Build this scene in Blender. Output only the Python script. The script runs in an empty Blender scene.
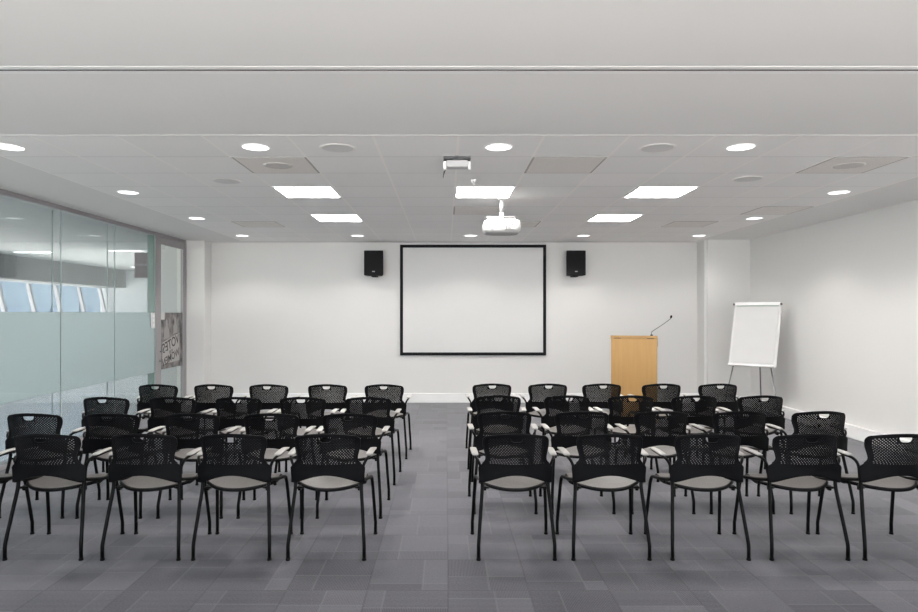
import bpy, bmesh, math, random
from mathutils import Vector, Matrix
random.seed(4)
SC = bpy.context.scene
COL = SC.collection

# ------------------------------------------------------------------ materials
def mat(name, color, rough=0.5, metal=0.0, spec=0.5, emit=None, estr=0.0, coat=0.0):
    m = bpy.data.materials.new(name); m.use_nodes = True
    b = m.node_tree.nodes['Principled BSDF']
    b.inputs['Base Color'].default_value = (*color, 1)
    b.inputs['Roughness'].default_value = rough
    b.inputs['Metallic'].default_value = metal
    b.inputs['Specular IOR Level'].default_value = spec
    b.inputs['Coat Weight'].default_value = coat
    if emit:
        b.inputs['Emission Color'].default_value = (*emit, 1)
        b.inputs['Emission Strength'].default_value = estr
    return m

class NT:
    """tiny node helper"""
    def __init__(s, m):
        s.t = m.node_tree; s.n = s.t.nodes; s.l = s.t.links
    def new(s, typ, **kw):
        n = s.n.new(typ)
        for k, v in kw.items(): setattr(n, k, v)
        return n
    def link(s, a, b): s.l.new(a, b)
    def math(s, op, a, b=None, c=None):
        n = s.n.new('ShaderNodeMath'); n.operation = op
        for i, v in enumerate((a, b, c)):
            if v is None: continue
            if hasattr(v, 'is_linked'): s.l.new(v, n.inputs[i])
            else: n.inputs[i].default_value = v
        return n.outputs[0]
    def mix(s, f, a, b):
        n = s.n.new('ShaderNodeMix'); n.data_type = 'RGBA'
        for i, v in ((0, f), (6, a), (7, b)):
            if hasattr(v, 'is_linked'): s.l.new(v, n.inputs[i])
            elif i == 0: n.inputs[0].default_value = v
            else: n.inputs[i].default_value = (*v, 1)
        return n.outputs[2]
    def coords(s):
        c = s.n.new('ShaderNodeTexCoord'); x = s.n.new('ShaderNodeSeparateXYZ')
        s.l.new(c.outputs['Object'], x.inputs[0])
        return c.outputs['Object'], x.outputs[0], x.outputs[1], x.outputs[2]

def noisy(m, c1, c2, scale=6.0, bump=0.0, bscale=200.0):
    t = NT(m); b = t.n['Principled BSDF']
    o, x, y, z = t.coords()
    n = t.new('ShaderNodeTexNoise'); n.inputs['Scale'].default_value = scale; n.inputs['Detail'].default_value = 4
    t.link(o, n.inputs['Vector'])
    t.link(t.mix(n.outputs['Fac'], c1, c2), b.inputs['Base Color'])
    if bump:
        n2 = t.new('ShaderNodeTexNoise'); n2.inputs['Scale'].default_value = bscale
        t.link(o, n2.inputs['Vector'])
        bp = t.new('ShaderNodeBump'); bp.inputs['Strength'].default_value = bump; bp.inputs['Distance'].default_value = 0.002
        t.link(n2.outputs['Fac'], bp.inputs['Height']); t.link(bp.outputs[0], b.inputs['Normal'])
    return m

M = {}
M['wall'] = noisy(mat('wall_paint', (.8, .79, .77), .6, spec=.3), (.715, .71, .695), (.735, .73, .715), 1.5, .05, 90)
M['plaster'] = noisy(mat('ceiling_plaster', (.72, .72, .71), .8, spec=.2), (.83, .825, .81), (.85, .845, .83), 1.0)
M['skirt'] = noisy(mat('white_gloss_paint', (.85, .85, .85), .35), (.84, .84, .84), (.87, .87, .87), 3)
M['black_plastic'] = noisy(mat('black_plastic', (.004, .004, .005), .5, spec=.12), (.0025, .0025, .0032), (.004, .004, .005), 30)
M['black_metal'] = noisy(mat('black_powder_coat', (.006, .006, .006), .45, spec=.13), (.0025, .0025, .0025), (.004, .004, .004), 60)
M['arm_pad'] = noisy(mat('pale_grey_pad', (.42, .40, .37), .3, spec=.6), (.36, .35, .335), (.42, .41, .39), 20)
M['screen_frame'] = mat('black_velvet_frame', (.012, .012, .014), .8, spec=.2)
M['screen'] = noisy(mat('projection_fabric', (.78, .775, .76), .8, spec=.1), (.70, .70, .69), (.71, .71, .70), 2)
M['speaker'] = noisy(mat('speaker_cabinet', (.02, .018, .02), .7, spec=.2), (.010, .009, .011), (.015, .014, .016), 40)
M['grille'] = noisy(mat('speaker_grille', (.02, .018, .02), .7, spec=.15), (.006, .006, .007), (.018, .017, .019), 400, .4, 500)
M['chrome'] = mat('chrome', (.35, .35, .36), .3, metal=1)
M['alu'] = noisy(mat('anodised_grey_frame', (.27, .26, .27), .45, metal=.3), (.33, .315, .33), (.36, .345, .355), 8)
M['white_plastic'] = noisy(mat('white_plastic', (.8, .8, .8), .35), (.64, .64, .64), (.68, .68, .68), 10)
M['grey_port'] = mat('grey_sockets', (.10, .10, .11), .5)
M['dark'] = mat('dark_gap', (.03, .03, .035), .7)
M['paper'] = noisy(mat('flipchart_paper', (.86, .86, .85), .8, spec=.1), (.60, .60, .595), (.64, .64, .635), 5)
M['vent'] = None
M['corridor_floor'] = noisy(mat('pale_polished_floor', (.6, .62, .62), .18, spec=.6), (.42, .44, .45), (.54, .56, .57), .4)
M['maroon'] = noisy(mat('maroon_sign', (.12, .03, .06), .5), (.13, .04, .07), (.15, .05, .08), 8)
M['white_emit'] = mat('panel_diffuser', (.9, .9, .9), .5, emit=(1, .965, .93), estr=44.0)
M['down_emit'] = mat('downlight_lens', (.9, .9, .9), .5, emit=(1, .985, .97), estr=2.6)
M['strip_emit'] = mat('corridor_lamp_lens', (.9, .9, .9), .5, emit=(1, 1, 1), estr=5.0)
M['ink'] = mat('printed_dark_ink', (.05, .045, .045), .7)
M['placard'] = mat('printed_placard', (.44, .43, .42), .7)
M['printgrey'] = mat('printed_grey', (.34, .33, .32), .7)

# seat: fine perforated weave
def seat_mat():
    m = mat('grey_woven_seat', (.15, .145, .14), .45, spec=.5)
    t = NT(m); b = t.n['Principled BSDF']; o, x, y, z = t.coords()
    p = .0115
    def cell(ax, off):
        return t.math('ABSOLUTE', t.math('SUBTRACT', t.math('FRACT', t.math('ADD', t.math('DIVIDE', ax, p), off)), .5))
    def hole(off):
        a = cell(x, off); c = cell(y, off)
        return t.math('LESS_THAN', t.math('ADD', t.math('MULTIPLY', a, a), t.math('MULTIPLY', c, c)), .035)
    h = t.math('MAXIMUM', hole(0.0), hole(0.5))
    t.link(t.mix(h, (.118, .106, .102), (.03, .028, .028)), b.inputs['Base Color'])
    return m
M['seat'] = seat_mat()

def wood_mat():
    m = mat('light_oak_veneer', (.5, .28, .1), .42, spec=.4)
    t = NT(m); b = t.n['Principled BSDF']; o, x, y, z = t.coords()
    mp = t.new('ShaderNodeMapping'); mp.inputs['Scale'].default_value = (14, 14, .7)
    t.link(o, mp.inputs[0])
    n = t.new('ShaderNodeTexNoise'); n.inputs['Scale'].default_value = 2.2; n.inputs['Detail'].default_value = 6
    n.inputs['Roughness'].default_value = .6
    t.link(mp.outputs[0], n.inputs['Vector'])
    t.link(t.mix(n.outputs['Fac'], (.36, .205, .072), (.48, .29, .112)), b.inputs['Base Color'])
    return m
M['wood'] = wood_mat()

# ceiling: tiled field X -3.51..4.29, Y 4.534..11.12, 0.6 m tiles
TX0, TX1, TY0, TY1, TP = -3.512, 4.288, 4.534, 11.134, 0.6
def ceiling_mat():
    m = mat('mineral_fibre_tiles', (.7, .7, .7), .85, spec=.15)
    t = NT(m); b = t.n['Principled BSDF']; o, x, y, z = t.coords()
    u = t.math('DIVIDE', t.math('SUBTRACT', x, TX0), TP)
    v = t.math('DIVIDE', t.math('SUBTRACT', y, TY0), TP)
    du = t.math('MULTIPLY', t.math('ABSOLUTE', t.math('SUBTRACT', u, t.math('ROUND', u))), TP)
    dv = t.math('MULTIPLY', t.math('ABSOLUTE', t.math('SUBTRACT', v, t.math('ROUND', v))), TP)
    bar = t.math('LESS_THAN', du, .0095)
    joint = t.math('LESS_THAN', dv, .006)
    wn = t.new('ShaderNodeTexWhiteNoise'); wn.noise_dimensions = '2D'
    cb = t.new('ShaderNodeCombineXYZ')
    t.link(t.math('FLOOR', u), cb.inputs[0]); t.link(t.math('FLOOR', v), cb.inputs[1]); t.link(cb.outputs[0], wn.inputs['Vector'])
    tile = t.mix(wn.outputs['Value'], (.90, .90, .89), (.93, .925, .915))
    n = t.new('ShaderNodeTexNoise'); n.inputs['Scale'].default_value = 120
    t.link(o, n.inputs['Vector'])
    tile = t.mix(t.math('MULTIPLY', n.outputs['Fac'], .25), tile, (.85, .85, .84))
    c = t.mix(joint, tile, (.70, .70, .70))
    c = t.mix(bar, c, (.97, .95, .92))
    inx = t.math('MULTIPLY', t.math('GREATER_THAN', x, TX0 - .01), t.math('LESS_THAN', x, TX1 + .01))
    iny = t.math('MULTIPLY', t.math('GREATER_THAN', y, TY0 - .006), t.math('LESS_THAN', y, TY1 + .01))
    c = t.mix(t.math('MULTIPLY', inx, iny), (.80, .80, .79), c)
    t.link(c, b.inputs['Base Color'])
    return m
M['ceiling'] = ceiling_mat()

def carpet_mat():
    m = mat('carpet_tiles', (.13, .13, .14), .95, spec=.15)
    t = NT(m); b = t.n['Principled BSDF']; o, x, y, z = t.coords()
    P = .458
    u = t.math('DIVIDE', t.math('SUBTRACT', x, .012), P)
    v = t.math('DIVIDE', t.math('SUBTRACT', y, 4.128), P)
    fu, fv = t.math('FLOOR', u), t.math('FLOOR', v)
    au, av = t.math('FRACT', u), t.math('FRACT', v)
    def rnd(a, bb, off):
        wn = t.new('ShaderNodeTexWhiteNoise'); wn.noise_dimensions = '3D'
        cb = t.new('ShaderNodeCombineXYZ')
        t.link(a, cb.inputs[0]); t.link(bb, cb.inputs[1])
        if hasattr(off, 'is_linked'): t.link(off, cb.inputs[2])
        else: cb.inputs[2].default_value = off
        t.link(cb.outputs[0], wn.inputs['Vector']); return wn.outputs['Value']
    sx = t.math('MULTIPLY_ADD', rnd(fu, fv, 3.1), .6, .2)
    sy = t.math('MULTIPLY_ADD', rnd(fu, fv, 7.7), .6, .2)
    qx, qy = t.math('GREATER_THAN', au, sx), t.math('GREATER_THAN', av, sy)
    q = t.math('ADD', qx, t.math('MULTIPLY', qy, 2.0))
    tone = rnd(fu, fv, q)
    tile = rnd(fu, fv, 20.5)
    tone = t.math('ADD', t.math('MULTIPLY', tone, .6), t.math('MULTIPLY', tile, .4))
    # fine ribbing, direction alternates per quarter
    dirq = t.math('GREATER_THAN', rnd(fu, fv, t.math('ADD', q, 9.0)), .5)
    rib = t.math('ADD', t.math('MULTIPLY', dirq, t.math('SINE', t.math('MULTIPLY', x, 700.0))),
                 t.math('MULTIPLY', t.math('SUBTRACT', 1.0, dirq), t.math('SINE', t.math('MULTIPLY', y, 420.0))))
    n = t.new('ShaderNodeTexNoise'); n.inputs['Scale'].default_value = 90; n.inputs['Detail'].default_value = 3
    t.link(o, n.inputs['Vector'])
    n2 = t.new('ShaderNodeTexNoise'); n2.inputs['Scale'].default_value = 1.3; n2.inputs['Detail'].default_value = 4
    t.link(o, n2.inputs['Vector'])
    f = t.math('ADD', t.math('MULTIPLY', tone, .55), t.math('MULTIPLY', rib, .20))
    f = t.math('ADD', f, t.math('MULTIPLY', n.outputs['Fac'], .6))
    f = t.math('SUBTRACT', t.math('ADD', f, t.math('MULTIPLY', n2.outputs['Fac'], .25)), .17)
    cr = t.mix(f, CARPET[0], CARPET[1])
    # inner lines and seams
    def near(a, s, w): return t.math('LESS_THAN', t.math('ABSOLUTE', t.math('SUBTRACT', a, s)), w)
    inner = t.math('MAXIMUM', near(au, sx, .012), near(av, sy, .012))
    cr = t.mix(t.math('MULTIPLY', inner, .22), cr, CARPET[2])
    seam = t.math('MAXIMUM', t.math('MAXIMUM', t.math('LESS_THAN', au, .012), t.math('GREATER_THAN', au, .988)),
                  t.math('MAXIMUM', t.math('LESS_THAN', av, .012), t.math('GREATER_THAN', av, .988)))
    cr = t.mix(t.math('MULTIPLY', seam, .4), cr, CARPET[3])
    t.link(cr, b.inputs['Base Color'])
    b.inputs['Sheen Weight'].default_value = .72
    b.inputs['Sheen Roughness'].default_value = .27
    bp = t.new('ShaderNodeBump'); bp.inputs['Strength'].default_value = .4; bp.inputs['Distance'].default_value = .003
    t.link(f, bp.inputs['Height']); t.link(bp.outputs[0], b.inputs['Normal'])
    return m
CARPET = [(.045, .043, .052), (.165, .160, .178), (.22, .215, .22), (.05, .05, .055)]
M['carpet'] = carpet_mat()

def vent_mat():
    m = mat('perforated_vent_face', (.45, .43, .4), .6)
    t = NT(m); b = t.n['Principled BSDF']; o, x, y, z = t.coords()
    p = .012
    a = t.math('ABSOLUTE', t.math('SUBTRACT', t.math('FRACT', t.math('DIVIDE', x, p)), .5))
    c = t.math('ABSOLUTE', t.math('SUBTRACT', t.math('FRACT', t.math('DIVIDE', y, p)), .5))
    h = t.math('LESS_THAN', t.math('ADD', t.math('MULTIPLY', a, a), t.math('MULTIPLY', c, c)), .06)
    t.link(t.mix(h, (.86, .83, .79), (.60, .575, .55)), b.inputs['Base Color'])
    return m
M['vent'] = vent_mat()

def glass_mat(name, tint, f0, boost, base=.0):
    m = bpy.data.materials.new(name); m.use_nodes = True
    t = NT(m); t.n.remove(t.n['Principled BSDF']); out = t.n['Material Output']
    tr = t.new('ShaderNodeBsdfTransparent'); tr.inputs[0].default_value = (*tint, 1)
    gl = t.new('ShaderNodeBsdfGlossy'); gl.inputs['Roughness'].default_value = .03; gl.inputs[0].default_value = (.9, .95, .93, 1)
    fr = t.new('ShaderNodeFresnel'); 
    ge = t.new('ShaderNodeNewGeometry')
    t.link(t.math('ADD', t.math('MULTIPLY', ge.outputs['Backfacing'], 1 / f0 - f0), f0), fr.inputs[0])
    mx = t.new('ShaderNodeMixShader')
    t.link(t.math('MINIMUM', t.math('MULTIPLY_ADD', fr.outputs[0], boost, base), 1.0), mx.inputs[0])
    t.link(tr.outputs[0], mx.inputs[1]); t.link(gl.outputs[0], mx.inputs[2]); t.link(mx.outputs[0], out.inputs[0])
    return m
M['glass'] = glass_mat('green_tinted_glass', (.865, .885, .89), 1.45, 1.3)
M['door_glass'] = glass_mat('clear_door_glass', (.90, .92, .90), 1.45, 1.3)

def frost_mat():
    m = bpy.data.materials.new('frosted_film'); m.use_nodes = True
    t = NT(m); t.n.remove(t.n['Principled BSDF']); out = t.n['Material Output']
    df = t.new('ShaderNodeBsdfDiffuse'); df.inputs[0].default_value = (.84, .90, .90, 1)
    tl = t.new('ShaderNodeBsdfTranslucent'); tl.inputs[0].default_value = (.84, .91, .91, 1)
    tr = t.new('ShaderNodeBsdfTransparent'); tr.inputs[0].default_value = (.8, .87, .87, 1)
    o, x, y, z = t.coords()
    n = t.new('ShaderNodeTexNoise'); n.inputs['Scale'].default_value = 900; t.link(o, n.inputs['Vector'])
    m1 = t.new('ShaderNodeMixShader'); m1.inputs[0].default_value = .5
    m2 = t.new('ShaderNodeMixShader')
    t.link(t.math('MULTIPLY', n.outputs['Fac'], .16), m2.inputs[0])
    t.link(df.outputs[0], m1.inputs[1]); t.link(tl.outputs[0], m1.inputs[2])
    t.link(m1.outputs[0], m2.inputs[1]); t.link(tr.outputs[0], m2.inputs[2]); t.link(m2.outputs[0], out.inputs[0])
    return m
M['frost'] = frost_mat()

def poster_mat():
    m = mat('printed_photograph', (.3, .3, .3), .6)
    t = NT(m); b = t.n['Principled BSDF']; o, x, y, z = t.coords()
    n = t.new('ShaderNodeTexNoise'); n.inputs['Scale'].default_value = 7; n.inputs['Detail'].default_value = 5
    t.link(o, n.inputs['Vector'])
    r = t.new('ShaderNodeValToRGB'); r.color_ramp.elements[0].position = .35; r.color_ramp.elements[1].position = .68
    r.color_ramp.elements[0].color = (.07, .065, .065, 1); r.color_ramp.elements[1].color = (.30, .285, .28, 1)
    t.link(n.outputs['Fac'], r.inputs[0]); t.link(r.outputs[0], b.inputs['Base Color'])
    return m
M['poster'] = poster_mat()

# ------------------------------------------------------------------ mesh helpers
def box(bm, x0, x1, y0, y1, z0, z1, mi=0):
    vs = [bm.verts.new((x, y, z)) for x in (x0, x1) for y in (y0, y1) for z in (z0, z1)]
    for idx in ((0, 1, 3, 2), (4, 6, 7, 5), (0, 4, 5, 1), (2, 3, 7, 6), (0, 2, 6, 4), (1, 5, 7, 3)):
        f = bm.faces.new([vs[i] for i in idx]); f.material_index = mi

def bbox(bm, x0, x1, y0, y1, z0, z1, r=.004, mi=0, seg=2):
    b2 = bmesh.new(); box(b2, x0, x1, y0, y1, z0, z1, mi)
    bmesh.ops.bevel(b2, geom=b2.edges[:], offset=r, segments=seg, affect='EDGES', profile=.5)
    for f in b2.faces: f.material_index = mi
    me = bpy.data.meshes.new('tmp'); b2.to_mesh(me); b2.free(); bm.from_mesh(me); bpy.data.meshes.remove(me)

def catmull(pts, n=6):
    P = [Vector(p) for p in pts]
    if len(P) < 3: return P
    out = []
    Q = [P[0] * 2 - P[1]] + P + [P[-1] * 2 - P[-2]]
    for i in range(1, len(Q) - 2):
        for k in range(n):
            t = k / n
            a, b, c, d = Q[i - 1], Q[i], Q[i + 1], Q[i + 2]
            out.append(.5 * ((2 * b) + (c - a) * t + (2 * a - 5 * b + 4 * c - d) * t * t + (3 * b - a - 3 * c + d) * t ** 3))
    out.append(P[-1]); return out

def tube(bm, pts, r, seg=10, mi=0, radii=None):
    P = [Vector(p) for p in pts]
    up = Vector((0.13, 1, .21)).normalized(); rings = []
    for i, p in enumerate(P):
        d = ((P[min(i + 1, len(P) - 1)] - P[i]).normalized() + (P[i] - P[max(i - 1, 0)]).normalized()).normalized()
        a = d.cross(up)
        if a.length < 1e-3: a = d.cross(Vector((1, 0, 0)))
        a.normalize(); b = d.cross(a).normalized(); up = -a.cross(d) if False else up
        rr = radii[i] if radii else r
        rings.append([bm.verts.new(p + (a * math.cos(t) + b * math.sin(t)) * rr) for t in [2 * math.pi * k / seg for k in range(seg)]])
    for i in range(len(rings) - 1):
        for k in range(seg):
            f = bm.faces.new((rings[i][k], rings[i][(k + 1) % seg], rings[i + 1][(k + 1) % seg], rings[i + 1][k])); f.smooth = True; f.material_index = mi
    for rg, fl in ((rings[0], True), (rings[-1], False)):
        f = bm.faces.new(rg[::-1] if fl else rg); f.material_index = mi

def disc_prism(bm, cx, cy, z0, z1, r0, r1=None, seg=40, mi=0):
    r1 = r0 if r1 is None else r1
    A = [bm.verts.new((cx + r0 * math.cos(t), cy + r0 * math.sin(t), z0)) for t in [2 * math.pi * k / seg for k in range(seg)]]
    B = [bm.verts.new((cx + r1 * math.cos(t), cy + r1 * math.sin(t), z1)) for t in [2 * math.pi * k / seg for k in range(seg)]]
    for k in range(seg):
        f = bm.faces.new((A[k], A[(k + 1) % seg], B[(k + 1) % seg], B[k])); f.material_index = mi; f.smooth = True
    bm.faces.new(A[::-1]).material_index = mi; bm.faces.new(B).material_index = mi

def ring(bm, cx, cy, z0, z1, ro, ri, seg=40, mi=0):
    L = []
    for r, z in ((ro, z1), (ro - .004, z0), (ri + .003, z0), (ri, z1)):
        L.append([bm.verts.new((cx + r * math.cos(t), cy + r * math.sin(t), z)) for t in [2 * math.pi * k / seg for k in range(seg)]])
    for i in range(4):
        a, b = L[i], L[(i + 1) % 4]
        for k in range(seg):
            f = bm.faces.new((a[k], a[(k + 1) % seg], b[(k + 1) % seg], b[k])); f.material_index = mi

def grid_shell(bm, nu, nv, fn, thick, holes=None, mi_top=0, mi_rest=0):
    """fn(i,j)->(pos, normal). builds a closed shell of given thickness, dropping hole cells."""
    F = {}; B = {}
    def gv(D, i, j, s):
        if (i, j) not in D:
            p, n = fn(i, j); D[(i, j)] = bm.verts.new(p + n * s)
        return D[(i, j)]
    keep = {(i, j) for i in range(nu) for j in range(nv) if not (holes and holes(i, j))}
    for (i, j) in keep:
        c = [(i, j), (i + 1, j), (i + 1, j + 1), (i, j + 1)]
        f = bm.faces.new([gv(F, a, b, thick / 2) for a, b in c]); f.material_index = mi_top; f.smooth = True
        f = bm.faces.new([gv(B, a, b, -thick / 2) for a, b in c][::-1]); f.material_index = mi_rest; f.smooth = True
        for (di, dj), (a, b) in (((0, -1), (c[0], c[1])), ((1, 0), (c[1], c[2])), ((0, 1), (c[2], c[3])), ((-1, 0), (c[3], c[0]))):
            if (i + di, j + dj) not in keep:
                f = bm.faces.new([gv(F, *b, thick / 2), gv(F, *a, thick / 2), gv(B, *a, -thick / 2), gv(B, *b, -thick / 2)]); f.material_index = mi_rest

def obj(name, bm, mats, parent=None, label=None, fixn=True):
    if fixn: bmesh.ops.recalc_face_normals(bm, faces=bm.faces[:])
    me = bpy.data.meshes.new(name); bm.to_mesh(me); bm.free()
    for m in (mats if isinstance(mats, (list, tuple)) else [mats]): me.materials.append(m)
    o = bpy.data.objects.new(name, me); COL.objects.link(o)
    if parent: o.parent = parent
    if label: o['label'] = label
    return o

def thing(name, label, cat, loc=(0, 0, 0), rz=0, group=None):
    o = bpy.data.objects.new(name, None); COL.objects.link(o)
    o.empty_display_size = .1
    o.location = loc; o.rotation_euler = (0, 0, rz)
    o['label'] = label; o['category'] = cat
    if group: o['group'] = group
    return o

def tag(o, label, cat, group=None):
    o['label'] = label; o['category'] = cat
    if group: o['group'] = group
    return o

def struct(name, bm, mats, parent=None, fixn=True):
    o = obj(name, bm, mats, parent, fixn=fixn)
    if not parent: o['kind'] = 'structure'
    return o

def copy_tree(o, parent=None):
    c = o.copy(); COL.objects.link(c); c.parent = parent
    for ch in list(o.children): copy_tree(ch, c)
    return c

# ------------------------------------------------------------------ camera
F = 647.0; VX, VY, H = 446.0, 313.0, 1.574
cam_d = bpy.data.cameras.new('camera'); cam = bpy.data.objects.new('camera', cam_d); COL.objects.link(cam)
cam.location = (0, 0, H); cam.rotation_euler = (math.pi / 2, 0, 0)
cam_d.sensor_width = 36; cam_d.lens = 36 * F / 918
cam_d.shift_x = (459 - VX) / 918; cam_d.shift_y = (VY - 306) / 918
cam_d.clip_start = .05
SC.camera = cam

# ------------------------------------------------------------------ room shell
CZ = H + 1.24            # ceiling height 2.814
XL, XR, YB, YR = -4.45, 5.14, 11.38, -2.4
bm = bmesh.new(); box(bm, XL - .12, XR + .12, YR, YB + .1, -.1, 0); struct('floor', bm, M['carpet'])
bm = bmesh.new(); box(bm, XL - .12, XR + .12, YR, YB + .1, CZ, CZ + .12); struct('ceiling', bm, M['ceiling'])
bm = bmesh.new(); box(bm, XL - .2, XR + .2, YB, YB + .15, 0, CZ); struct('wall_back', bm, M['wall'])
bm = bmesh.new(); box(bm, XR, XR + .15, YR, YB, 0, CZ); struct('wall_right', bm, M['wall'])
# piers in the far corners
bm = bmesh.new(); bbox(bm, 4.417, XR, 10.92, YB, 0, CZ, .006); struct('wall_pier_right', bm, M['wall'])
bm = bmesh.new(); bbox(bm, XL - .15, -4.126, 11.06, YB, 0, CZ, .006); struct('wall_pier_left', bm, M['wall'])
# rear wall behind the camera, with a wide window band
bm = bmesh.new()
box(bm, XL, XR, YR - .15, YR, 0, .10); box(bm, XL, XR, YR - .15, YR, 2.72, CZ)
for xq in (XL, -2.1, .3, 2.7, XR - .08): box(bm, xq, xq + .08, YR - .15, YR, .10, 2.72)
struct('wall_rear', bm, M['wall'])
# skirtings
bm = bmesh.new(); bbox(bm, -4.126, 4.417, YB - .035, YB, 0, .165, .006); struct('baseboard_back', bm, M['skirt'])
bm = bmesh.new(); bbox(bm, XR - .06, XR, YR, 10.92, 0, .165, .008); struct('baseboard_right', bm, M['skirt'])
bm = bmesh.new(); bbox(bm, 4.38, XR - .06, 10.885, 10.92, 0, .165, .006); bbox(bm, 4.382, 4.417, 10.92, YB - .035, 0, .165, .006)
struct('baseboard_pier', bm, M['skirt'])
# vertical service trunking beside the right pier
bm = bmesh.new(); bbox(bm, 4.405, 4.417, 10.97, 11.05, .165, CZ, .003); struct('trim_1', bm, M['skirt'])
# operable wall track across the ceiling
bm = bmesh.new()
yt = F * 1.24 / (VY - 70.0)
box(bm, XL, XR, yt - .012, yt + .012, CZ - .001, CZ + .0, 1)
box(bm, XL, XR, yt - .050, yt - .010, CZ - .0015, CZ, 0)
box(bm, XL, XR, yt + .010, yt + .050, CZ - .0015, CZ, 0)
struct('trim_2', bm, [noisy(mat('white_track_profile', (.7, .7, .7), .3), (.83, .83, .83), (.86, .86, .86), 3), M['dark']])
# tile field edge trim
bm = bmesh.new()
box(bm, XL, XR, TY0 - .03, TY0 - .006, CZ - .0015, CZ)
struct('trim_3', bm, M['plaster'])

# ---------------------------------------------------------------- glass partition (left)
XG, XG2 = XL, XL - .10
YS = [YR, -1.15, .06, 1.27, 2.48, 3.69, 4.88, 6.26, 7.475, 8.69, 9.89]
YS = [YR, -1.0, .2, 1.41, 2.62, 3.83, 5.05, 6.26, 7.475, 8.69, 9.89]
bm = bmesh.new()
bbox(bm, XG - .11, XG + .012, YR, 11.06, CZ - .05, CZ, .003)
bbox(bm, XG - .11, XG + .012, YR, 9.89, 0, .05, .003)
struct('wall_left', bm, M['alu'])
wall_left = bpy.data.objects['wall_left']
# green edged jamb post between glass run and door
bm = bmesh.new(); box(bm, XG2 - .01, XG - .004, 9.882, 9.90, .05, CZ - .05)
struct('trim_4', bm, noisy(mat('green_glass_edge', (.12, .22, .19), .25), (.13, .235, .20), (.16, .27, .23), 3))
bm = bmesh.new(); bbox(bm, XG - .06, XG + .012, 9.90, 10.0, 0, CZ - .05, .004); struct('trim_5', bm, M['alu'])
for i in range(len(YS) - 1):
    y0, y1 = YS[i] + .003, YS[i + 1] - .003
    if y1 < 3.6: ncol = 1
    bm = bmesh.new(); box(bm, XG - .005, XG + .005, y0, y1, .05, CZ - .05)
    w = obj('window_%d' % (i + 1), bm, M['glass']); w['kind'] = 'structure'
    bm = bmesh.new(); box(bm, XG2 - .005, XG2 + .005, y0, y1, .05, CZ - .05)
    obj('rear_pane', bm, M['glass'], w)
    bm = bmesh.new(); box(bm, XG - .0065, XG - .0055, y0, y1, .665, 1.583)
    obj('frosted_film', bm, M['frost'], w, 'pale aqua frosted band')
    for xg in (XG, XG2):
        bm = bmesh.new(); box(bm, xg - .0055, xg + .0055, y1, y1 + .005, .05, CZ - .05)
        obj('joint_strip', bm, M['joint'] if 'joint' in M else M.setdefault('joint', mat('clear_joint_strip', (.52, .60, .57), .3)), w)

# door
door = bpy.data.objects.new('door_1', None); COL.objects.link(door); door.location = (XG, 10.0, 0); door['kind'] = 'structure'
def dloc(o): o.location = (-XG, -10.0, 0); return o
bm = bmesh.new()   # outer frame
bbox(bm, XG - .06, XG + .016, 10.985, 11.06, 0, CZ - .05, .004)
dloc(obj('door_frame', bm, M['alu'], door))
bm = bmesh.new()   # leaf
bbox(bm, XG - .03, XG + .008, 10.005, 10.09, .01, CZ - .056, .003)
bbox(bm, XG - .03, XG + .008, 10.93, 10.98, .01, CZ - .056, .003)
bbox(bm, XG - .03, XG + .008, 10.09, 10.93, CZ - .165, CZ - .056, .003)
bbox(bm, XG - .03, XG + .008, 10.09, 10.93, .01, .12, .003)
dloc(obj('door_leaf_frame', bm, M['alu'], door))
bm = bmesh.new(); box(bm, XG - .014, XG - .008, 10.09, 10.93, .12, CZ - .165)
dloc(obj('door_glass', bm, M['door_glass'], door))
for z in (.975, .83):
    bm = bmesh.new()
    tube(bm, [(XG + .008, 10.05, z), (XG + .055, 10.05, z)], .009)
    if z > .9: tube(bm, [(XG + .05, 10.045, z), (XG + .052, 10.17, z)], .009)
    else: tube(bm, [(XG + .006, 10.05, z), (XG + .02, 10.05, z)], .022)
    dloc(obj('door_handle' if z > .9 else 'door_lock', bm, M['chrome'], door))

# poster on the door glass (lettering seen from behind, so mirrored)
pst = thing('poster', 'black and white photo poster with reversed placard lettering on the glass door', 'poster', (XG - .006, 10.51, .69))
bm = bmesh.new(); box(bm, -.001, .001, -.42, .42, 0, .89); obj('poster_sheet', bm, M['poster'], pst)
bm = bmesh.new()
a = math.radians(14)
def rot(p): return Vector((p[0], p[1] * math.cos(a) - p[2] * math.sin(a), p[1] * math.sin(a) + p[2] * math.cos(a)))
def poly(bm, pts, x0, x1, mi=0):
    A = [bm.verts.new((x0, p[0], p[1])) for p in pts]; B = [bm.verts.new((x1, p[0], p[1])) for p in pts]
    bm.faces.new(A).material_index = mi; bm.faces.new(B[::-1]).material_index = mi
    for k in range(len(pts)):
        bm.faces.new((A[k], A[(k + 1) % len(pts)], B[(k + 1) % len(pts)], B[k])).material_index = mi
poly(bm, [(-.36, .07), (.30, .10), (.30, .56), (-.34, .42)], .001, .0016)
obj('printed_placard', bm, M['placard'], pst, 'pale placard printed in the photo')
bm = bmesh.new()
poly(bm, [(-.30, .46), (-.08, .49), (-.10, .62), (-.15, .67), (-.155, .76), (-.19, .79), (-.225, .76), (-.23, .67), (-.28, .62)], .0011, .0014)
poly(bm, [(.06, .54), (.22, .56), (.22, .66), (.17, .72), (.17, .79), (.135, .82), (.10, .79), (.10, .72), (.06, .67)], .0011, .0014)
obj('printed_figure', bm, M['printgrey'], pst, 'grey women printed in the photo')
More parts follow.
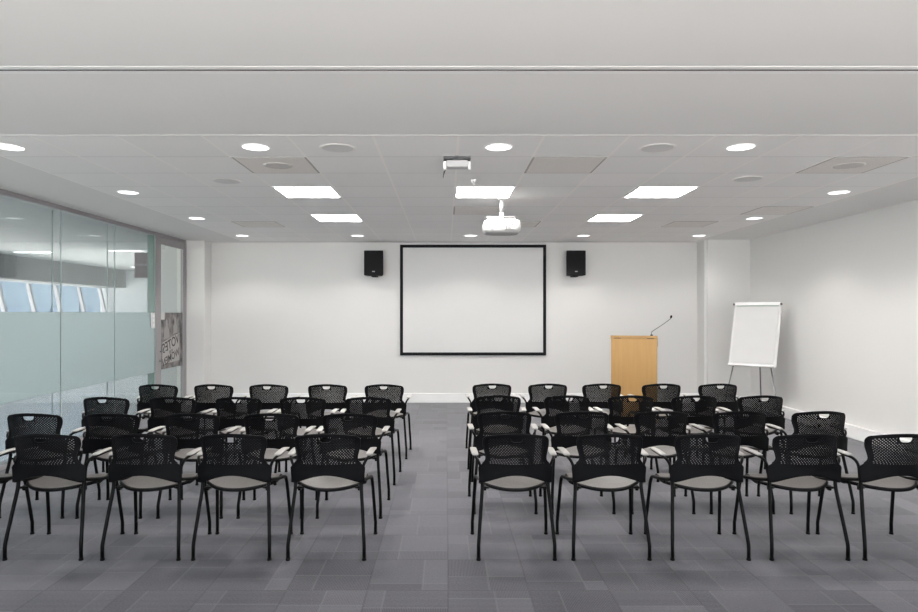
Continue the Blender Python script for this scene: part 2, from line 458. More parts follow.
def text_mesh(s, size, mirror=True):
    cu = bpy.data.curves.new('t', 'FONT'); cu.body = s; cu.size = size; cu.align_x = 'CENTER'; cu.align_y = 'CENTER'
    cu.extrude = .0004; cu.offset = size * .012
    o = bpy.data.objects.new('t', cu); COL.objects.link(o)
    dg = bpy.context.evaluated_depsgraph_get(); me = bpy.data.meshes.new_from_object(o.evaluated_get(dg))
    bpy.data.objects.remove(o); bpy.data.curves.remove(cu)
    return me
# orientation on the left wall seen from inside the room: image right = +Y
for s, y, z, sz in (('VOTES', -.03, .385, .215), ('FOR', -.03, .262, .07), ('WOMEN', -.03, .165, .17)):
    me = text_mesh(s, sz)
    for v in me.vertices:
        p = v.co.copy(); u = -p.x; w_ = p.y              # mirrored: text runs toward -Y
        q = rot((0, u, w_)); v.co = (.0018 + p.z, y + q.y, z + q.z)
    me.materials.append(M['ink']); me.name = 'poster_lettering'
    o = bpy.data.objects.new('poster_lettering', me); COL.objects.link(o); o.parent = pst
bm = bmesh.new(); box(bm, -.0005, .0005, -.07, .07, -.055, .055)
nt = obj('notice', bm, M['paper']); nt.location = (XG - .0035, 10.17, 1.525)
tag(nt, 'small white square notice stuck at the top corner of the door poster', 'notice')
# access switch on the glass beside the door
sw = thing('wall_switch', 'white vertical switch plate on the glass beside the door', 'switch', (XG + .006, 9.80, 1.46))
bm = bmesh.new(); bbox(bm, 0, .012, -.065, .065, -.115, .115, .003); obj('switch_plate', bm, M['white_plastic'], sw)
for z in (-.07, 0, .07):
    bm = bmesh.new(); bbox(bm, .012, .017, -.018, .018, z - .02, z + .02, .002); obj('switch_button', bm, M['skirt'], sw)

M['cwall'] = noisy(mat('corridor_wall_paint', (.5, .5, .5), .6), (.50, .51, .52), (.54, .55, .56), 1)
M['cceil'] = noisy(mat('corridor_ceiling_paint', (.5, .5, .5), .7), (.54, .55, .54), (.58, .58, .57), 1)
# ---------------------------------------------------------------- corridor and far facade beyond the glass
bm = bmesh.new(); box(bm, -11, XG - .12, -3, 19, -.1, 0); struct('floor_corridor', bm, M['corridor_floor'])
bm = bmesh.new(); box(bm, -11, XG - .12, -3, 19, CZ, CZ + .1); struct('ceiling_corridor', bm, M['cceil'])
bm = bmesh.new(); box(bm, -10.05, -5, 18.8, 19, 0, CZ); struct('wall_corridor_end', bm, M['cwall'])
bm = bmesh.new(); box(bm, -5.78, XG - .2, 12.6, 12.8, 0, CZ); box(bm, -5.0, XG - .2, 11.53, 12.6, 0, CZ)
struct('wall_corridor_return', bm, M['cwall'])
# facade: sill wall, bulkhead, leaning glazing bars
XF = -10.0
bm = bmesh.new(); box(bm, XF - .1, XF + .25, -3, 18.8, 0, .95); struct('wall_corridor_outer', bm, M['cwall'])
bm = bmesh.new(); box(bm, XF - .1, XF + .7, -3, 18.8, 2.30, CZ); struct('trim_6', bm, noisy(mat('grey_bulkhead', (.2, .2, .2), .7), (.09, .093, .095), (.11, .113, .115), 2))
k = 0
y = 15.42 - 1.06 * 8
while y < 18.8:
    bm = bmesh.new()
    poly(bm, [(y - .04, 2.28), (y + .04, 2.28), (y + .18, .95), (y + .10, .95)], 0, .08)
    for v in bm.verts: v.co.x += XF + (2.28 - v.co.z) * .16
    o = obj('window_mullion', bm, M['alu']); o['kind'] = 'structure'; o.name = 'trim_%d' % (7 + k)
    k += 1; y += 1.06
bm = bmesh.new(); box(bm, XF + .16, XF + .2, -3, 18.8, 1.42, 1.47)
struct('trim_%d' % (7 + k), bm, M['skirt'])
# building opposite, seen through the facade
for bi, (y0, y1, h, d) in enumerate(((14, 38.8, 5.5, -22), (39, 68, 6.5, -22))):
    bt = thing('exterior_building', ['leftmost blue-grey building seen through the corridor windows', 'rightmost blue-grey building seen through the corridor windows'][bi], 'building', (d, (y0 + y1) / 2, 0))
    bm = bmesh.new(); box(bm, -3, 0, (y0 - y1) / 2, (y1 - y0) / 2, 0, h); obj('facade', bm, noisy(mat('distant_facade', (.3, .38, .5), .7), (.055, .085, .115), (.10, .135, .165), .4), bt)
    n = int((y1 - y0) / 1.8)
    for q in range(n):
        yy = (y0 - y1) / 2 + .9 + q * 1.8
        bm = bmesh.new(); box(bm, 0, .05, yy - .5, yy + .5, .5, min(h - .3, 1.9)); obj('window', bm, M.setdefault('distant_window', mat('distant_window', (.05, .08, .12), .4)), bt)
# corridor lamps
def ceil_strip(x, y, lx, ly, i):
    t = thing('corridor_light', i, 'light', (x, y, CZ), 0)
    bm = bmesh.new(); bbox(bm, -lx / 2 - .02, lx / 2 + .02, -ly / 2 - .02, ly / 2 + .02, -.02, 0, .003); obj('lamp_housing', bm, M['skirt'], t)
    bm = bmesh.new(); box(bm, -lx / 2, lx / 2, -ly / 2, ly / 2, -.024, -.02); obj('lamp_lens', bm, M['strip_emit'], t)
ceil_strip(-6.2, 8.45, .6, .14, 'recessed strip light beyond the glass wall, the nearest one')
ceil_strip(-8.3, 13.0, .7, .14, 'recessed strip light beyond the glass wall, farther along near the windows')
ceil_strip(-6.3, 12.7, .6, .14, 'recessed strip light beyond the glass wall, just left of the maroon sign')
ceil_strip(-8.0, 17.2, .7, .14, 'recessed strip light beyond the glass wall, deepest in the corridor')
# maroon hanging sign
sg = thing('hanging_sign', 'maroon square sign hanging behind the glass wall near the door', 'sign', (-5.15, 11.0, 2.17))
bm = bmesh.new(); bbox(bm, -.14, .14, -.012, .012, 0, .43, .003); obj('sign_panel', bm, M['maroon'], sg)
bm = bmesh.new(); tube(bm, [(-.1, 0, .43), (-.1, 0, CZ - 2.17)], .003, 6); tube(bm, [(.1, 0, .43), (.1, 0, CZ - 2.17)], .003, 6); obj('sign_wire', bm, M['chrome'], sg)
bm = bmesh.new()
x = -.11
for q, wd in enumerate((.02, .012, .02, .008, .016, .012, .022, .012)):
    box(bm, x, x + wd, -.0135, -.012, .205, .235 if q % 3 else .25); x += wd + .010
obj('sign_lettering', bm, mat('faded_pale_print', (.45, .38, .42), .6), sg, 'small pale line of blurred lettering')

# ---------------------------------------------------------------- ceiling fittings
def rowname(i): return i
# light panels
PANEL = [(-1.412, 6.634, 'nearer of the two square ceiling light panels on the left'),
         (.388, 6.634, 'square ceiling light panel in the middle, just above the projector'),
         (2.188, 6.634, 'nearer of the two square ceiling light panels on the right'),
         (-1.412, 8.434, 'farther of the two square ceiling light panels on the left'),
         (2.188, 8.434, 'farther of the two square ceiling light panels on the right')]
p0 = None
for (x, y, lab) in PANEL:
    if p0 is None:
        p0 = t = thing('ceiling_light_panel', lab, 'ceiling light', (x, y, CZ), 0, 'square light panels in the tiled ceiling')
        bm = bmesh.new()
        for (a0, a1, b0, b1) in ((-.297, .297, -.297, -.277), (-.297, .297, .277, .297), (-.297, -.277, -.277, .277), (.277, .297, -.277, .277)):
            box(bm, a0, a1, b0, b1, -.006, 0)
        obj('panel_frame', bm, M['skirt'], t)
        bm = bmesh.new(); box(bm, -.277, .277, -.277, .277, -.004, -.001); obj('diffuser', bm, M['white_emit'], t)
    else:
        t = copy_tree(p0); t.location = (x, y, CZ); t['label'] = lab
# downlights
rowl = {4.83: 'nearest row', 6.64: 'second row', 8.46: 'third row', 10.36: 'row closest to the screen wall'}
DL = []
for x, s in ((-3.26, 'far left'), (-1.42, 'centre left'), (.393, 'middle'), (2.2, 'centre right'), (4.03, 'far right')):
    DL.append((x, 4.83, s))
for y in (6.64, 8.46):
    DL += [(-3.26, y, 'beside the glass wall'), (4.03, y, 'along the right wall')]
for x, s in ((-3.26, 'beside the glass wall'), (-1.42, 'above the left speaker'), (.393, 'above the projection screen'), (2.2, 'above the right speaker'), (4.05, 'in the right corner by the pier')):
    DL.append((x, 10.36, s))
d0 = None
for (x, y, s) in DL:
    lab = 'round recessed downlight, %s, %s' % (rowl[y], s)
    if d0 is None:
        d0 = t = thing('downlight', lab, 'downlight', (x, y, CZ), 0, 'round downlights in the ceiling')
        bm = bmesh.new(); ring(bm, 0, 0, -.006, 0, .108, .094); obj('trim_ring', bm, M['skirt'], t)
        bm = bmesh.new(); disc_prism(bm, 0, 0, -.003, -.0005, .094); obj('lens', bm, M['down_emit'], t)
    else:
        t = copy_tree(d0); t.location = (x, y, CZ); t['label'] = lab
    ld = bpy.data.lights.new('downlight_lamp', 'SPOT'); ld.energy = 50 if y < 10 else (37 if x < 4 else 22); ld.spot_size = math.radians(128); ld.spot_blend = .45
    ld.shadow_soft_size = .09; ld.color = (1, .95, .90)
    lo = bpy.data.objects.new('downlight_lamp', ld); COL.objects.link(lo); lo.location = (x, y, CZ - .02)
# vents
VT = [(-1.412, 5.434, 'pale square ceiling vent in front of the nearer left light panel'),
      (.988, 5.434, 'square ceiling vent just right of the ceiling bracket'),
      (3.388, 5.434, 'square ceiling vent on the right side, the one nearest the camera'),
      (.388, 7.834, 'square ceiling vent directly behind the middle light panel'),
      (3.988, 7.834, 'square ceiling vent along the right wall, between two downlights'),
      (3.388, 9.034, 'square ceiling vent far back on the right side, before the pier'),
      (.988, 9.034, 'square ceiling vent behind the projector, close to the screen'),
      (-2.612, 9.034, 'square ceiling vent far back on the left side near the glass wall')]
v0 = None
for (x, y, lab) in VT:
    if v0 is None:
        v0 = t = thing('ceiling_vent', lab, 'vent', (x, y, CZ), 0, 'square vents in the tiled ceiling')
        bm = bmesh.new()
        for (a0, a1, b0, b1) in ((-.298, .298, -.298, -.280), (-.298, .298, .280, .298), (-.298, -.280, -.280, .280), (.280, .298, -.280, .280)):
            box(bm, a0, a1, b0, b1, -.002, 0)
        obj('vent_frame', bm, noisy(mat('vent_frame_paint', (.7, .69, .67), .5), (.36, .35, .34), (.42, .41, .40), 4), t)
        bm = bmesh.new(); box(bm, -.280, .280, -.280, .280, -.003, -.001); obj('vent_face', bm, M['vent'], t)
        bm = bmesh.new(); disc_prism(bm, 0, 0, -.0045, -.003, .10, .12); obj('vent_core', bm, noisy(mat('vent_core_grey', (.5, .49, .47), .6), (.60, .58, .56), (.64, .62, .60), 5), t)
    else:
        t = copy_tree(v0); t.location = (x, y, CZ); t['label'] = lab
        if (x, y) != (3.388, 5.434):
            for c_ in list(t.children):
                if c_.name.startswith('vent_core'): bpy.data.objects.remove(c_)
# round ceiling loudspeakers
RS = [(-.812, 4.86, 'flush round ceiling speaker between the centre-left and middle near downlights'),
      (1.588, 4.86, 'flush round ceiling speaker just left of the centre-right near downlight'),
      (-2.06, 6.08, 'flush round ceiling speaker left of the nearer left light panel'),
      (2.79, 5.98, 'flush round ceiling speaker right of the nearer right light panel')]
s0 = None
for (x, y, lab) in RS:
    if s0 is None:
        s0 = t = thing('ceiling_speaker', lab, 'ceiling speaker', (x, y, CZ), 0, 'round flush ceiling speakers')
        bm = bmesh.new(); ring(bm, 0, 0, -.003, 0, .135, .115); obj('speaker_ring', bm, noisy(mat('speaker_ring_paint', (.74, .73, .71), .5), (.86, .84, .82), (.88, .86, .84), 5), t)
        bm = bmesh.new(); disc_prism(bm, 0, 0, -.004, -.0005, .115); obj('speaker_grille', bm, noisy(mat('pale_round_grille', (.55, .55, .54), .7), (.68, .68, .67), (.76, .76, .75), 300), t)
    else:
        t = copy_tree(s0); t.location = (x, y, CZ); t['label'] = lab
# small ceiling bracket with housing
br = thing('ceiling_bracket', 'small grey ceiling bracket with dark plate hanging between the tiles', 'bracket', (.088, 5.16, CZ))
bm = bmesh.new(); bbox(bm, -.108, .108, -.05, .04, -.020, 0, .002); bbox(bm, -.02, .012, -.07, .03, -.016, -.002, .002)
bbox(bm, -.035, .055, -.045, .035, -.028, -.010, .003); obj('mount_plate', bm, mat('dark_grey_metal', (.09, .095, .1), .5), br)
bm = bmesh.new(); bbox(bm, -.085, .085, -.05, .05, -.085, -.030, .008); obj('housing', bm, noisy(mat('pale_grey_housing', (.5, .5, .5), .5), (.48, .48, .49), (.54, .54, .55), 8), br)
for s in (-1, 1):
    bm = bmesh.new(); bbox(bm, s * .098 - .012, s * .098 + .012, -.03, .03, -.10, -.035, .004); obj('side_clip', bm, M['skirt'], br)
bm = bmesh.new(); tube(bm, catmull([(-.09, 0, -.09), (-.105, .02, -.13), (-.11, .03, -.15), (-.10, .1, -.06), (-.09, .14, -.003)]), .003, 6)
obj('cable', bm, M['grey_port'], br)
sn = thing('ceiling_sensor', 'tiny white ceiling sensor stalk right of the ceiling bracket', 'sensor', (.255, 6.02, CZ))
bm = bmesh.new(); disc_prism(bm, 0, 0, -.03, 0, .018, .026, 16); obj('sensor_base', bm, M['skirt'], sn)
bm = bmesh.new(); disc_prism(bm, 0, 0, -.05, -.03, .010, .014, 16); obj('sensor_tip', bm, M['white_plastic'], sn)

# ---------------------------------------------------------------- projector
PY = 6.98
pj = thing('projector', 'white ceiling-mounted projector on a short chrome pole facing the screen', 'projector', ((501.5 - VX) * PY / F, PY, 2.43))
bm = bmesh.new()
# rounded body: plan outline bulging, extruded with bevel
def rrect(w, d, r, n=8):
    pts = []
    for cx, cy, a0 in ((w - r, d - r, 0), (-w + r, d - r, 90), (-w + r, -d + r, 180), (w - r, -d + r, 270)):
        for k in range(n + 1):
            a_ = math.radians(a0 + 90 * k / n); pts.append((cx + r * math.cos(a_), cy + r * math.sin(a_)))
    return pts
def loft(bm, levels, n=8, mi=0):
    rings = []
    for (w, d, r, z) in levels:
        rings.append([bm.verts.new((x_, y_, z)) for x_, y_ in rrect(w, d, r, n)])
    for a_, b_ in zip(rings, rings[1:]):
        for k in range(len(a_)):
            f = bm.faces.new((a_[k], a_[(k + 1) % len(a_)], b_[(k + 1) % len(a_)], b_[k])); f.smooth = True; f.material_index = mi
    bm.faces.new(rings[0][::-1]).material_index = mi; bm.faces.new(rings[-1]).material_index = mi
loft(bm, [(.13, .09, .06, -.012), (.17, .12, .06, -.006), (.192, .14, .055, .012), (.200, .15, .05, .05), (.198, .148, .05, .10), (.188, .14, .05, .125), (.155, .12, .05, .142)])
M['shell'] = noisy(mat('off_white_shell', (.4, .4, .4), .5, spec=.2), (.36, .36, .355), (.40, .40, .395), 6)
obj('projector_body', bm, M['shell'], pj)
bm = bmesh.new(); bbox(bm, .02, .125, -.157, -.14, .025, .10, .003)
obj('connector_panel', bm, noisy(mat('pale_panel', (.66, .66, .66), .5), (.24, .24, .24), (.28, .28, .28), 5), pj)
for (x0, x1, z0, z1) in ((.028, .044, .03, .078), (.095, .105, .065, .088), (.055, .085, .036, .05), (-.105, -.087, .085, .105), (-.125, -.095, .018, .03), (-.02, 0, .09, .098)):
    bm = bmesh.new(); yy = -.162 if x0 > .02 else -.154
    box(bm, x0, x1, yy, yy + .008, z0, z1); obj('socket', bm, M['grey_port'], pj)
bm = bmesh.new(); bbox(bm, -.11, -.03, -.153, -.14, .052, .062, .002); obj('badge', bm, noisy(mat('badge_grey', (.6, .6, .6), .4), (.2, .2, .2), (.24, .24, .24), 5), pj)
bm = bmesh.new(); tube(bm, [(0, .14, .06), (0, .185, .06)], .045, 20); obj('lens_barrel', bm, M['grey_port'], pj)
bm = bmesh.new()
bbox(bm, -.165, .155, -.012, .012, .178, .188, .002); bbox(bm, -.165, .155, .06, .08, .178, .188, .002)
for x in (-.15, .14): bbox(bm, x - .008, x + .008, -.01, .07, .135, .185, .002)
obj('mount_bar', bm, noisy(mat('brushed_steel', (.2, .2, .2), .5, spec=.2), (.10, .10, .10), (.14, .14, .14), 30), pj)
bm = bmesh.new(); bbox(bm, -.022, .022, -.02, .03, .13, .225, .008); obj('tilt_joint', bm, M['shell'], pj)
bm = bmesh.new(); tube(bm, [(0, .01, .225), (0, .01, CZ - 2.43 - .012)], .024, 20); obj('pole', bm, noisy(mat('satin_steel_pole', (.2, .2, .2), .45, spec=.3), (.10, .10, .10), (.14, .14, .14), 20), pj)
bm = bmesh.new(); disc_prism(bm, 0, .01, CZ - 2.43 - .014, CZ - 2.43 - .0, .055, .06, 28); obj('ceiling_plate', bm, M['skirt'], pj)

# ---------------------------------------------------------------- projection screen
sx0, sx1, sz0, sz1 = (400 - VX) / 57.05, (546.2 - VX) / 57.05, H - (355.4 - VY) / 57.05, H + (VY - 244.6) / 57.05
scr = thing('projection_screen', 'large white projection screen with black border on the back wall', 'screen', ((sx0 + sx1) / 2, YB - .004, sz0))
w2 = (sx1 - sx0) / 2; hh = sz1 - sz0; fb = .052
bm = bmesh.new()
for a0, a1, b0, b1 in ((-w2, w2, 0, fb), (-w2, w2, hh - fb, hh), (-w2, -w2 + fb, fb, hh - fb), (w2 - fb, w2, fb, hh - fb)):
    bbox(bm, a0, a1, -.036, 0, b0, b1, .003)
obj('screen_frame', bm, M['screen_frame'], scr)
bm = bmesh.new(); box(bm, -w2 + fb, w2 - fb, -.02, -.004, fb, hh - fb); obj('screen_surface', bm, M['screen'], scr)

# ---------------------------------------------------------------- wall speakers
def speaker(px, label):
    t = thing('wall_speaker', label, 'speaker', ((px - VX) * 11.1 / F, YB, 2.22), 0, 'pair of black wall speakers')
    w, h = .166, .428
    bm = bmesh.new()
    A = [bm.verts.new(p) for p in ((-w, -.28, 0), (w, -.28, 0), (w * .78, -.06, 0), (-w * .78, -.06, 0))]
    B = [bm.verts.new(p) for p in ((-w, -.28, h), (w, -.28, h), (w * .78, -.06, h), (-w * .78, -.06, h))]
    bm.faces.new(A[::-1]); bm.faces.new(B)
    for k_ in range(4): bm.faces.new((A[k_], A[(k_ + 1) % 4], B[(k_ + 1) % 4], B[k_]))
    bmesh.ops.bevel(bm, geom=bm.edges[:], offset=.006, segments=2, affect='EDGES')
    obj('cabinet', bm, M['speaker'], t)
    bm = bmesh.new(); bbox(bm, -w + .012, w - .012, -.292, -.278, .012, h - .012, .005); obj('grille', bm, M['grille'], t)
    bm = bmesh.new(); bbox(bm, -.022, .022, -.296, -.291, .058, .074, .001); obj('badge', bm, mat('silver_badge', (.35, .35, .36), .4), t, 'small silver badge')
    bm = bmesh.new(); bbox(bm, -.045, .045, -.24, -.02, -.022, -.004, .003); bbox(bm, -.02, .02, -.06, -.008, -.02, .2, .003); bbox(bm, -.05, .05, -.012, 0, -.02, .22, .002)
    obj('wall_bracket', bm, M['black_metal'], t)
speaker(373.6, 'black wall speaker left of the projection screen')
speaker(576.2, 'black wall speaker right of the projection screen')

# ---------------------------------------------------------------- lectern
LX, LY = 2.70, 9.3
lc = thing('lectern', 'light oak lectern with a plain front standing right of the screen', 'lectern', (LX, LY, 0), math.radians(-18.5))
zt = 1.249; hw = .318
bm = bmesh.new(); bbox(bm, -hw, hw, 0, .022, .02, zt - .035, .002); obj('front_panel', bm, M['wood'], lc)
for s in (-1, 1):
    bm = bmesh.new(); x0 = s * hw - (.022 if s > 0 else 0)
    poly(bm, [(.022, .02), (.44, .02), (.44, 1.08), (.022, zt - .036)], 0, .022)
    for v in bm.verts: v.co = Vector((x0 + v.co.x, v.co.y, v.co.z))
    obj('side_panel', bm, M['wood'], lc)
bm = bmesh.new(); bbox(bm, -hw + .022, hw - .022, .03, .43, .45, .47, .002); obj('shelf', bm, M['wood'], lc)
bm = bmesh.new(); bbox(bm, -hw + .022, hw - .022, .03, .43, .06, .08, .002); obj('shelf', bm, M['wood'], lc)
bm = bmesh.new()
poly(bm, [(-.012, zt - .030), (.46, 1.075), (.46, 1.098), (.0, zt), (-.012, zt)], -hw - .006, hw + .006)
obj('top', bm, M['wood'], lc)
for s in (-1, 1):
    bm = bmesh.new(); box(bm, s * .23 - .05, s * .23 + .05, -.006, .0005, zt - .045, zt - .034); obj('fitting', bm, mat('brown_fitting', (.12, .07, .03), .5), lc)
mc = thing('microphone', 'thin grey gooseneck microphone rising from the lectern top', 'microphone', (LX + .245, LY - .03, zt - .0))
bm = bmesh.new(); disc_prism(bm, 0, 0, .001, .016, .02, .016, 20); obj('microphone_base', bm, M['black_plastic'], mc)
ex, ez = (670.5 - 651.2) * 9.33 / F, (335.5 - 318.2) * 9.33 / F
bm = bmesh.new(); tube(bm, catmull([(0, 0, .01), (.0, 0, .045), (.03, 0, .075), (ex * .55, 0, ez * .62), (ex * .93, 0, ez * .93), (ex, 0, ez + .006)]), .0048, 8)
obj('gooseneck', bm, mat('grey_gooseneck', (.12, .12, .13), .4, metal=.4), mc)
bm = bmesh.new(); tube(bm, [(ex - .004, 0, ez + .0), (ex, 0, ez + .01), (ex + .006, 0, ez + .035), (ex + .008, 0, ez + .042)], .014, 14, radii=[.007, .014, .014, .008]); obj('windscreen', bm, M['black_plastic'], mc)

# ---------------------------------------------------------------- flip chart
fc = thing('flip_chart', 'white flip chart easel with blank paper beside the right wall', 'flip chart', (4.486, 9.5, 0), math.radians(-45))
Z0 = .796; Ltilt = math.atan2(.26, .93); HL = .965
def fbrd(name, x0, x1, y0, y1, z0, z1, m, r=.003, label=None):
    bm = bmesh.new(); bbox(bm, x0, x1, y0, y1, z0, z1, r)
    bmesh.ops.transform(bm, matrix=Matrix.Translation((0, 0, Z0)) @ Matrix.Rotation(-Ltilt, 4, 'X'), verts=bm.verts)
    return obj(name, bm, m, fc, label)
fbrd('board', -.335, .335, 0, .018, 0, HL, M['white_plastic'])
fbrd('paper_pad', -.305, .305, -.012, -.001, .045, HL - .03, M['paper'])
fbrd('clamp_bar', -.325, .325, -.034, -.002, HL - .048, HL + .002, M['skirt'], .008)
fbrd('clamp_rule', -.30, .30, -.030, -.012, HL - .056, HL - .049, mat('green_grey_strip', (.30, .42, .34), .5), .001, 'thin green strip')
for s in (-1, 1): fbrd('clamp_knob', s * .335 - .014, s * .335 + .014, -.044, -.006, HL - .042, HL - .012, M['grey_port'], .008)
fbrd('pen_tray', -.325, .325, -.055, 0, -.012, .012, M['skirt'], .004)
for s in (-1, 1):
    bm = bmesh.new(); tube(bm, [(s * .26, .012, Z0 + .02), ((.46, -.20, .006) if s > 0 else (-.345, -.26, .006))], .009, 10, radii=[.010, .008]); obj('leg', bm, M['chrome'], fc)
bm = bmesh.new(); tube(bm, [(.0, .275, 1.66), (.0, .40, .006)], .010, 10); obj('leg', bm, M['chrome'], fc)

# ---------------------------------------------------------------- chairs
ZTOP = .806
def sstep(a, b, x):
    t = max(0., min(1., (x - a) / (b - a))); return t * t * (3 - 2 * t)
def half_w(z):
    if z < .585: w = .241
    elif z < .64: w = .241 + (.192 - .241) * math.sin(math.pi / 2 * min(1, (z - .585) / .055)) ** .9
    else: w = .192 + .016 * sstep(.64, .75, z)
    if z < .585: w = .241 - .005 * sstep(.585, .50, z)
    rc = .036
    if z > ZTOP - rc:
        q = (z - (ZTOP - rc)) / rc; w -= rc * (1 - math.sqrt(max(0, 1 - q * q)))
    return w
def back_y(x, z):
    y = .006 - .040 * sstep(.55, .84, z)
    c = .050 + .038 * sstep(.57, .76, z)
    return y + c * (abs(x) / .22) ** 2.0
ZL = []                          # z levels, bottom (j=0) to top
band = 5
zs = [0.0] * band                # placeholders, arch dependent
perf0, perf1 = .604, .790
zz = perf0; up = []
step = .0047
while zz < perf1: up.append(zz); zz += step
up += [.793, .797, .800, .803, .805, ZTOP]
low = [.600, .594, .588, .582, .576]
NU = 92
def back_fn_factory():
    lowrows = 9
    def zrow(j, u):
        zb = .480 + .056 * max(0, math.cos(u * math.pi * .55)) ** 1.15
        if j <= lowrows: return zb + (perf0 - zb) * (j / lowrows)
        return up[j - lowrows]
    def pos(i, j):
        u = -1 + 2 * i / NU
        if 2 < i < NU - 2: u += (.05 if i % 2 == 0 else -.05) * 2 / NU
        z = zrow(j, u)
        if lowrows < j < lowrows + len(up) - 7: z += (.05 if (j - lowrows) % 2 == 0 else -.05) * step
        x = u * half_w(z)
        return Vector((x, back_y(x, z), z - .022 * u * u * sstep(.62, .80, z)))
    NV = lowrows + len(up) - 1
    def fn(i, j):
        p = pos(i, j)
        a_ = pos(min(i + 1, NU), j) - pos(max(i - 1, 0), j); b_ = pos(i, min(j + 1, NV)) - pos(i, max(j - 1, 0))
        n = a_.cross(b_)
        if n.length < 1e-9: n = Vector((0, -1, 0))
        n.normalize(); return p, n
    def holes(i, j):
        u = -1 + (2 * i + 1) / NU
        z0 = zrow(j, u); z1 = zrow(j + 1, u); zc = (z0 + z1) / 2; x = u * half_w(zc)
        # hand slot: flat top, round bottom
        if .755 < zc < .786 and abs(x) < .039 * max(0, 1 - (max(0, .782 - zc) / .030) ** 2.2) ** .45: return True
        if zc > .748 and abs(x) < .050: return False
        if j <= lowrows or zc > .786 or abs(u) > .88: return False
        jj = j - lowrows
        return (i % 4 == 1 and jj % 4 == 1) or (i % 4 == 3 and jj % 4 == 3)
    return fn, NV, holes

def make_chair():
    t = thing('stacking_chair', 'x', 'chair')
    # seat
    bm = bmesh.new(); nu, nv = 28, 24
    def spos(i, j):
        u = -1 + 2 * i / nu; v = j / nv
        yr = .045 + .150 * abs(u) ** 2.2; yf = .495 - .055 * abs(u) ** 4
        w = .218 - .012 * v + .004
        x = u * w; y_ = yr + (yf - yr) * v
        z = .437 + .012 * abs(u) ** 2 - .010 * math.sin(math.pi * v) - .030 * max(0, (v - .82) / .18) ** 2
        return Vector((x, y_, z))
    def sfn(i, j):
        p = spos(i, j); a_ = spos(min(i + 1, nu), j) - spos(max(i - 1, 0), j); b_ = spos(i, min(j + 1, nv)) - spos(i, max(j - 1, 0))
        n = a_.cross(b_).normalized(); return p, n
    grid_shell(bm, nu, nv, sfn, .016, None, 0, 1)
    # dark rim bead
    rim = [spos(i, 0) for i in range(nu + 1)] + [spos(nu, j) for j in range(1, nv + 1)] + [spos(nu - i, nv) for i in range(1, nu + 1)] + [spos(0, nv - j) for j in range(1, nv + 1)]
    tube(bm, [p + Vector((0, 0, -.004)) for p in rim], .0105, 8, 1)
    obj('seat', bm, [M['seat'], M['black_plastic']], t, 'grey woven seat')
    # backrest
    fn, nvb, holes = back_fn_factory()
    bm = bmesh.new(); grid_shell(bm, NU, nvb, fn, .003, holes, 0, 0)
    edge = [fn(0, j)[0] for j in range(9, nvb + 1)] + [fn(i, nvb)[0] for i in range(1, NU + 1)] + [fn(NU, nvb - j)[0] for j in range(1, nvb - 8)]
    tube(bm, edge, .0055, 8)
    obj('backrest', bm, M['black_plastic'], t)
    R = .0118
    for s in (-1, 1):
        # rear leg
        bm = bmesh.new()
        pts = [(s * .2425, 0, .004), (s * .2425, .0, .08)] + catmull([(s * .2425, .001, .09), (s * .2405, .006, .12), (s * .226, .050, .30), (s * .214, .083, .44), (s * .216, .092, .52)], 4)
        tube(bm, pts, R, 10); tube(bm, [(s * .2425, 0, 0), (s * .2425, 0, .012)], .0145, 10)
        obj('leg', bm, M['black_metal'], t)
        # front leg, curves over to run back under the seat
        bm = bmesh.new()
        pts = [(s * .262, .49, .004), (s * .262, .49, .08)] + catmull([(s * .262, .489, .09), (s * .260, .484, .12), (s * .248, .448, .34), (s * .245, .436, .392), (s * .242, .412, .426), (s * .238, .37, .438), (s * .230, .25, .456), (s * .220, .13, .482), (s * .216, .095, .492)], 4)
        tube(bm, pts, R, 10); tube(bm, [(s * .262, .49, 0), (s * .262, .49, .012)], .0145, 10)
        obj('leg', bm, M['black_metal'], t)
        # arm
        bm = bmesh.new()
        tube(bm, catmull([(s * .217, .092, .50), (s * .222, .090, .55), (s * .229, .088, .585), (s * .241, .093, .612), (s * .252, .115, .628), (s * .258, .15, .633), (s * .261, .24, .634), (s * .264, .33, .636)], 5), .0095, 10)
        a = obj('arm', bm, M['black_metal'], t)
        bm = bmesh.new()
        L = 9; rings = []
        for k_ in range(L + 1):
            v = k_ / L; yc = .125 + .235 * v; xc = .257 + .008 * v; w = .0225 * (1 - .15 * abs(2 * v - 1) ** 6)
            zc = .643 + .004 * math.sin(math.pi * v); h_ = .006 if 0 < k_ < L else .003
            rr = []
            for q in range(12):
                th = 2 * math.pi * q / 12; ce, se = math.cos(th), math.sin(th)
                rr.append(bm.verts.new((s * (xc + w * (abs(ce) ** .55) * (1 if ce > 0 else -1)), yc, zc + h_ * (abs(se) ** .55) * (1 if se > 0 else -1))))
            rings.append(rr)
        for r0, r1 in zip(rings, rings[1:]):
            for q in range(12):
                f = bm.faces.new((r0[q], r0[(q + 1) % 12], r1[(q + 1) % 12], r1[q])); f.smooth = True
        bm.faces.new(rings[0][::-1]); bm.faces.new(rings[-1])
        obj('arm_pad', bm, M['arm_pad'], a, 'pale grey arm pad')
    # cross tubes and brackets under the seat
    bm = bmesh.new()
    tube(bm, catmull([(-.230, .30, .450), (-.20, .30, .422), (-.12, .30, .416), (.12, .30, .416), (.20, .30, .422), (.230, .30, .450)], 4), .009, 8)
    for s in (-1, 1): tube(bm, [(s * .17, .12, .432), (s * .219, .086, .438)], .008, 8)
    for s in (-1, 1):
        bbox(bm, s * .196 - .010, s * .196 + .010, .11, .14, .412, .445, .004)
        bbox(bm, s * .196 - .010, s * .196 + .010, .285, .315, .412, .438, .004)
    obj('seat_frame', bm, M['black_metal'], t)
    return t

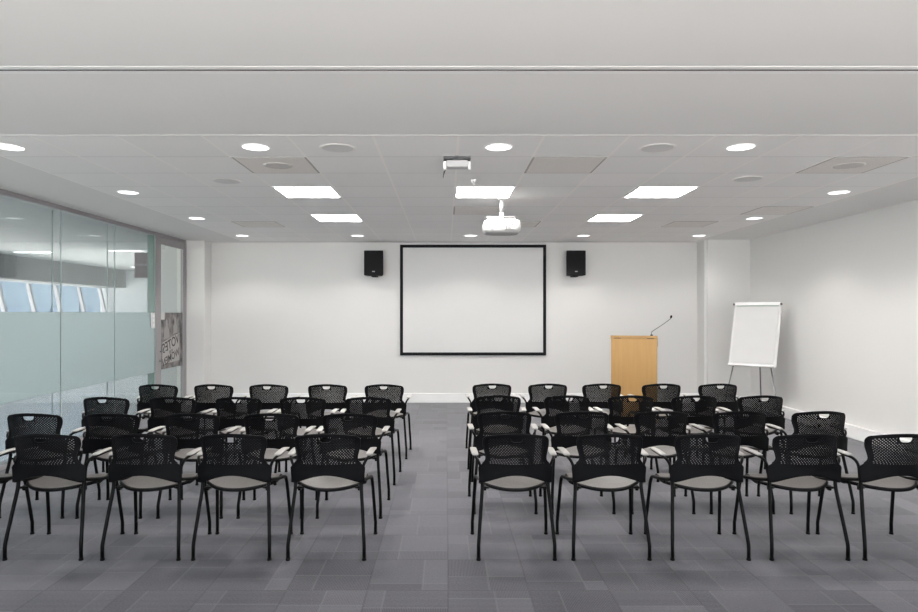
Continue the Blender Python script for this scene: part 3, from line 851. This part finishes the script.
LEFT = [(4.12, [-.764, -1.367, -1.946, -2.567, -3.21]),
        (4.96, [-.736, -1.336, -1.944, -2.557, -3.148]),
        (5.92, [-.709, -1.309, -1.896, -2.498, -3.104]),
        (6.97, [-.665, -1.274, -1.908, -2.50, -3.097])]
RIGHT = [(4.12, [.45, 1.054, 1.685, 2.317, 2.91]),
         (5.07, [.458, 1.062, 1.681, 2.297, 2.916]),
         (6.03, [.485, 1.125, 1.718, 2.31, 2.927]),
         (7.04, [.499, 1.105, 1.692, 2.34, 2.953])]
ROW = ['nearest row', 'second row from the camera', 'third row from the camera', 'row closest to the screen']
ORD = ['on the centre aisle', 'second from the aisle', 'third from the aisle', 'fourth from the aisle']
proto = None
rr_ = random.Random(7)
for side, blocks in (('left', LEFT), ('right', RIGHT)):
    for ri, (y, xs) in enumerate(blocks):
        for ci, x in enumerate(xs):
            last = 'at the glass-wall end' if side == 'left' else 'at the right-wall end'
            lab = 'black perforated-back armchair, %s block, %s, %s' % (side, ROW[ri], ORD[ci] if ci < 4 else last)
            if proto is None: proto = make_chair(); t = proto
            else: t = copy_tree(proto)
            # turn about the chair centre by a hair
            t.location = (x * (1 + (.055 / y if ri else 0)), y, 0); t.rotation_euler = (0, 0, 0)
            t['label'] = lab; t['group'] = 'black chairs set out in rows'

# ---------------------------------------------------------------- world and render look
w = bpy.data.worlds.new('world'); SC.world = w; w.use_nodes = True
wt = w.node_tree; bg = wt.nodes['Background']
tc = wt.nodes.new('ShaderNodeTexCoord'); sp = wt.nodes.new('ShaderNodeSeparateXYZ'); rp = wt.nodes.new('ShaderNodeValToRGB')
wt.links.new(tc.outputs['Generated'], sp.inputs[0])
mr = wt.nodes.new('ShaderNodeMapRange'); mr.inputs['From Min'].default_value = -.3; mr.inputs['From Max'].default_value = .6
wt.links.new(sp.outputs[2], mr.inputs[0]); wt.links.new(mr.outputs[0], rp.inputs[0])
e = rp.color_ramp.elements; e[0].position = 0; e[0].color = (3.45, 3.25, 3.05, 1); e[1].position = 1; e[1].color = (.62, .74, .92, 1)
m_ = rp.color_ramp.elements.new(.36); m_.color = (.80, .87, .95, 1)
wt.links.new(rp.outputs[0], bg.inputs[0]); bg.inputs[1].default_value = 3.45

SC.view_settings.view_transform = 'Standard'; SC.view_settings.look = 'None'
SC.view_settings.gamma = 1; SC.view_settings.use_curve_mapping = False
SC.view_settings.exposure = 0.25
SC.cycles.max_bounces = 14; SC.cycles.diffuse_bounces = 8; SC.cycles.transparent_max_bounces = 24
SC.cycles.glossy_bounces = 4; SC.cycles.use_denoising = True
SC.cycles.sample_clamp_indirect = 6
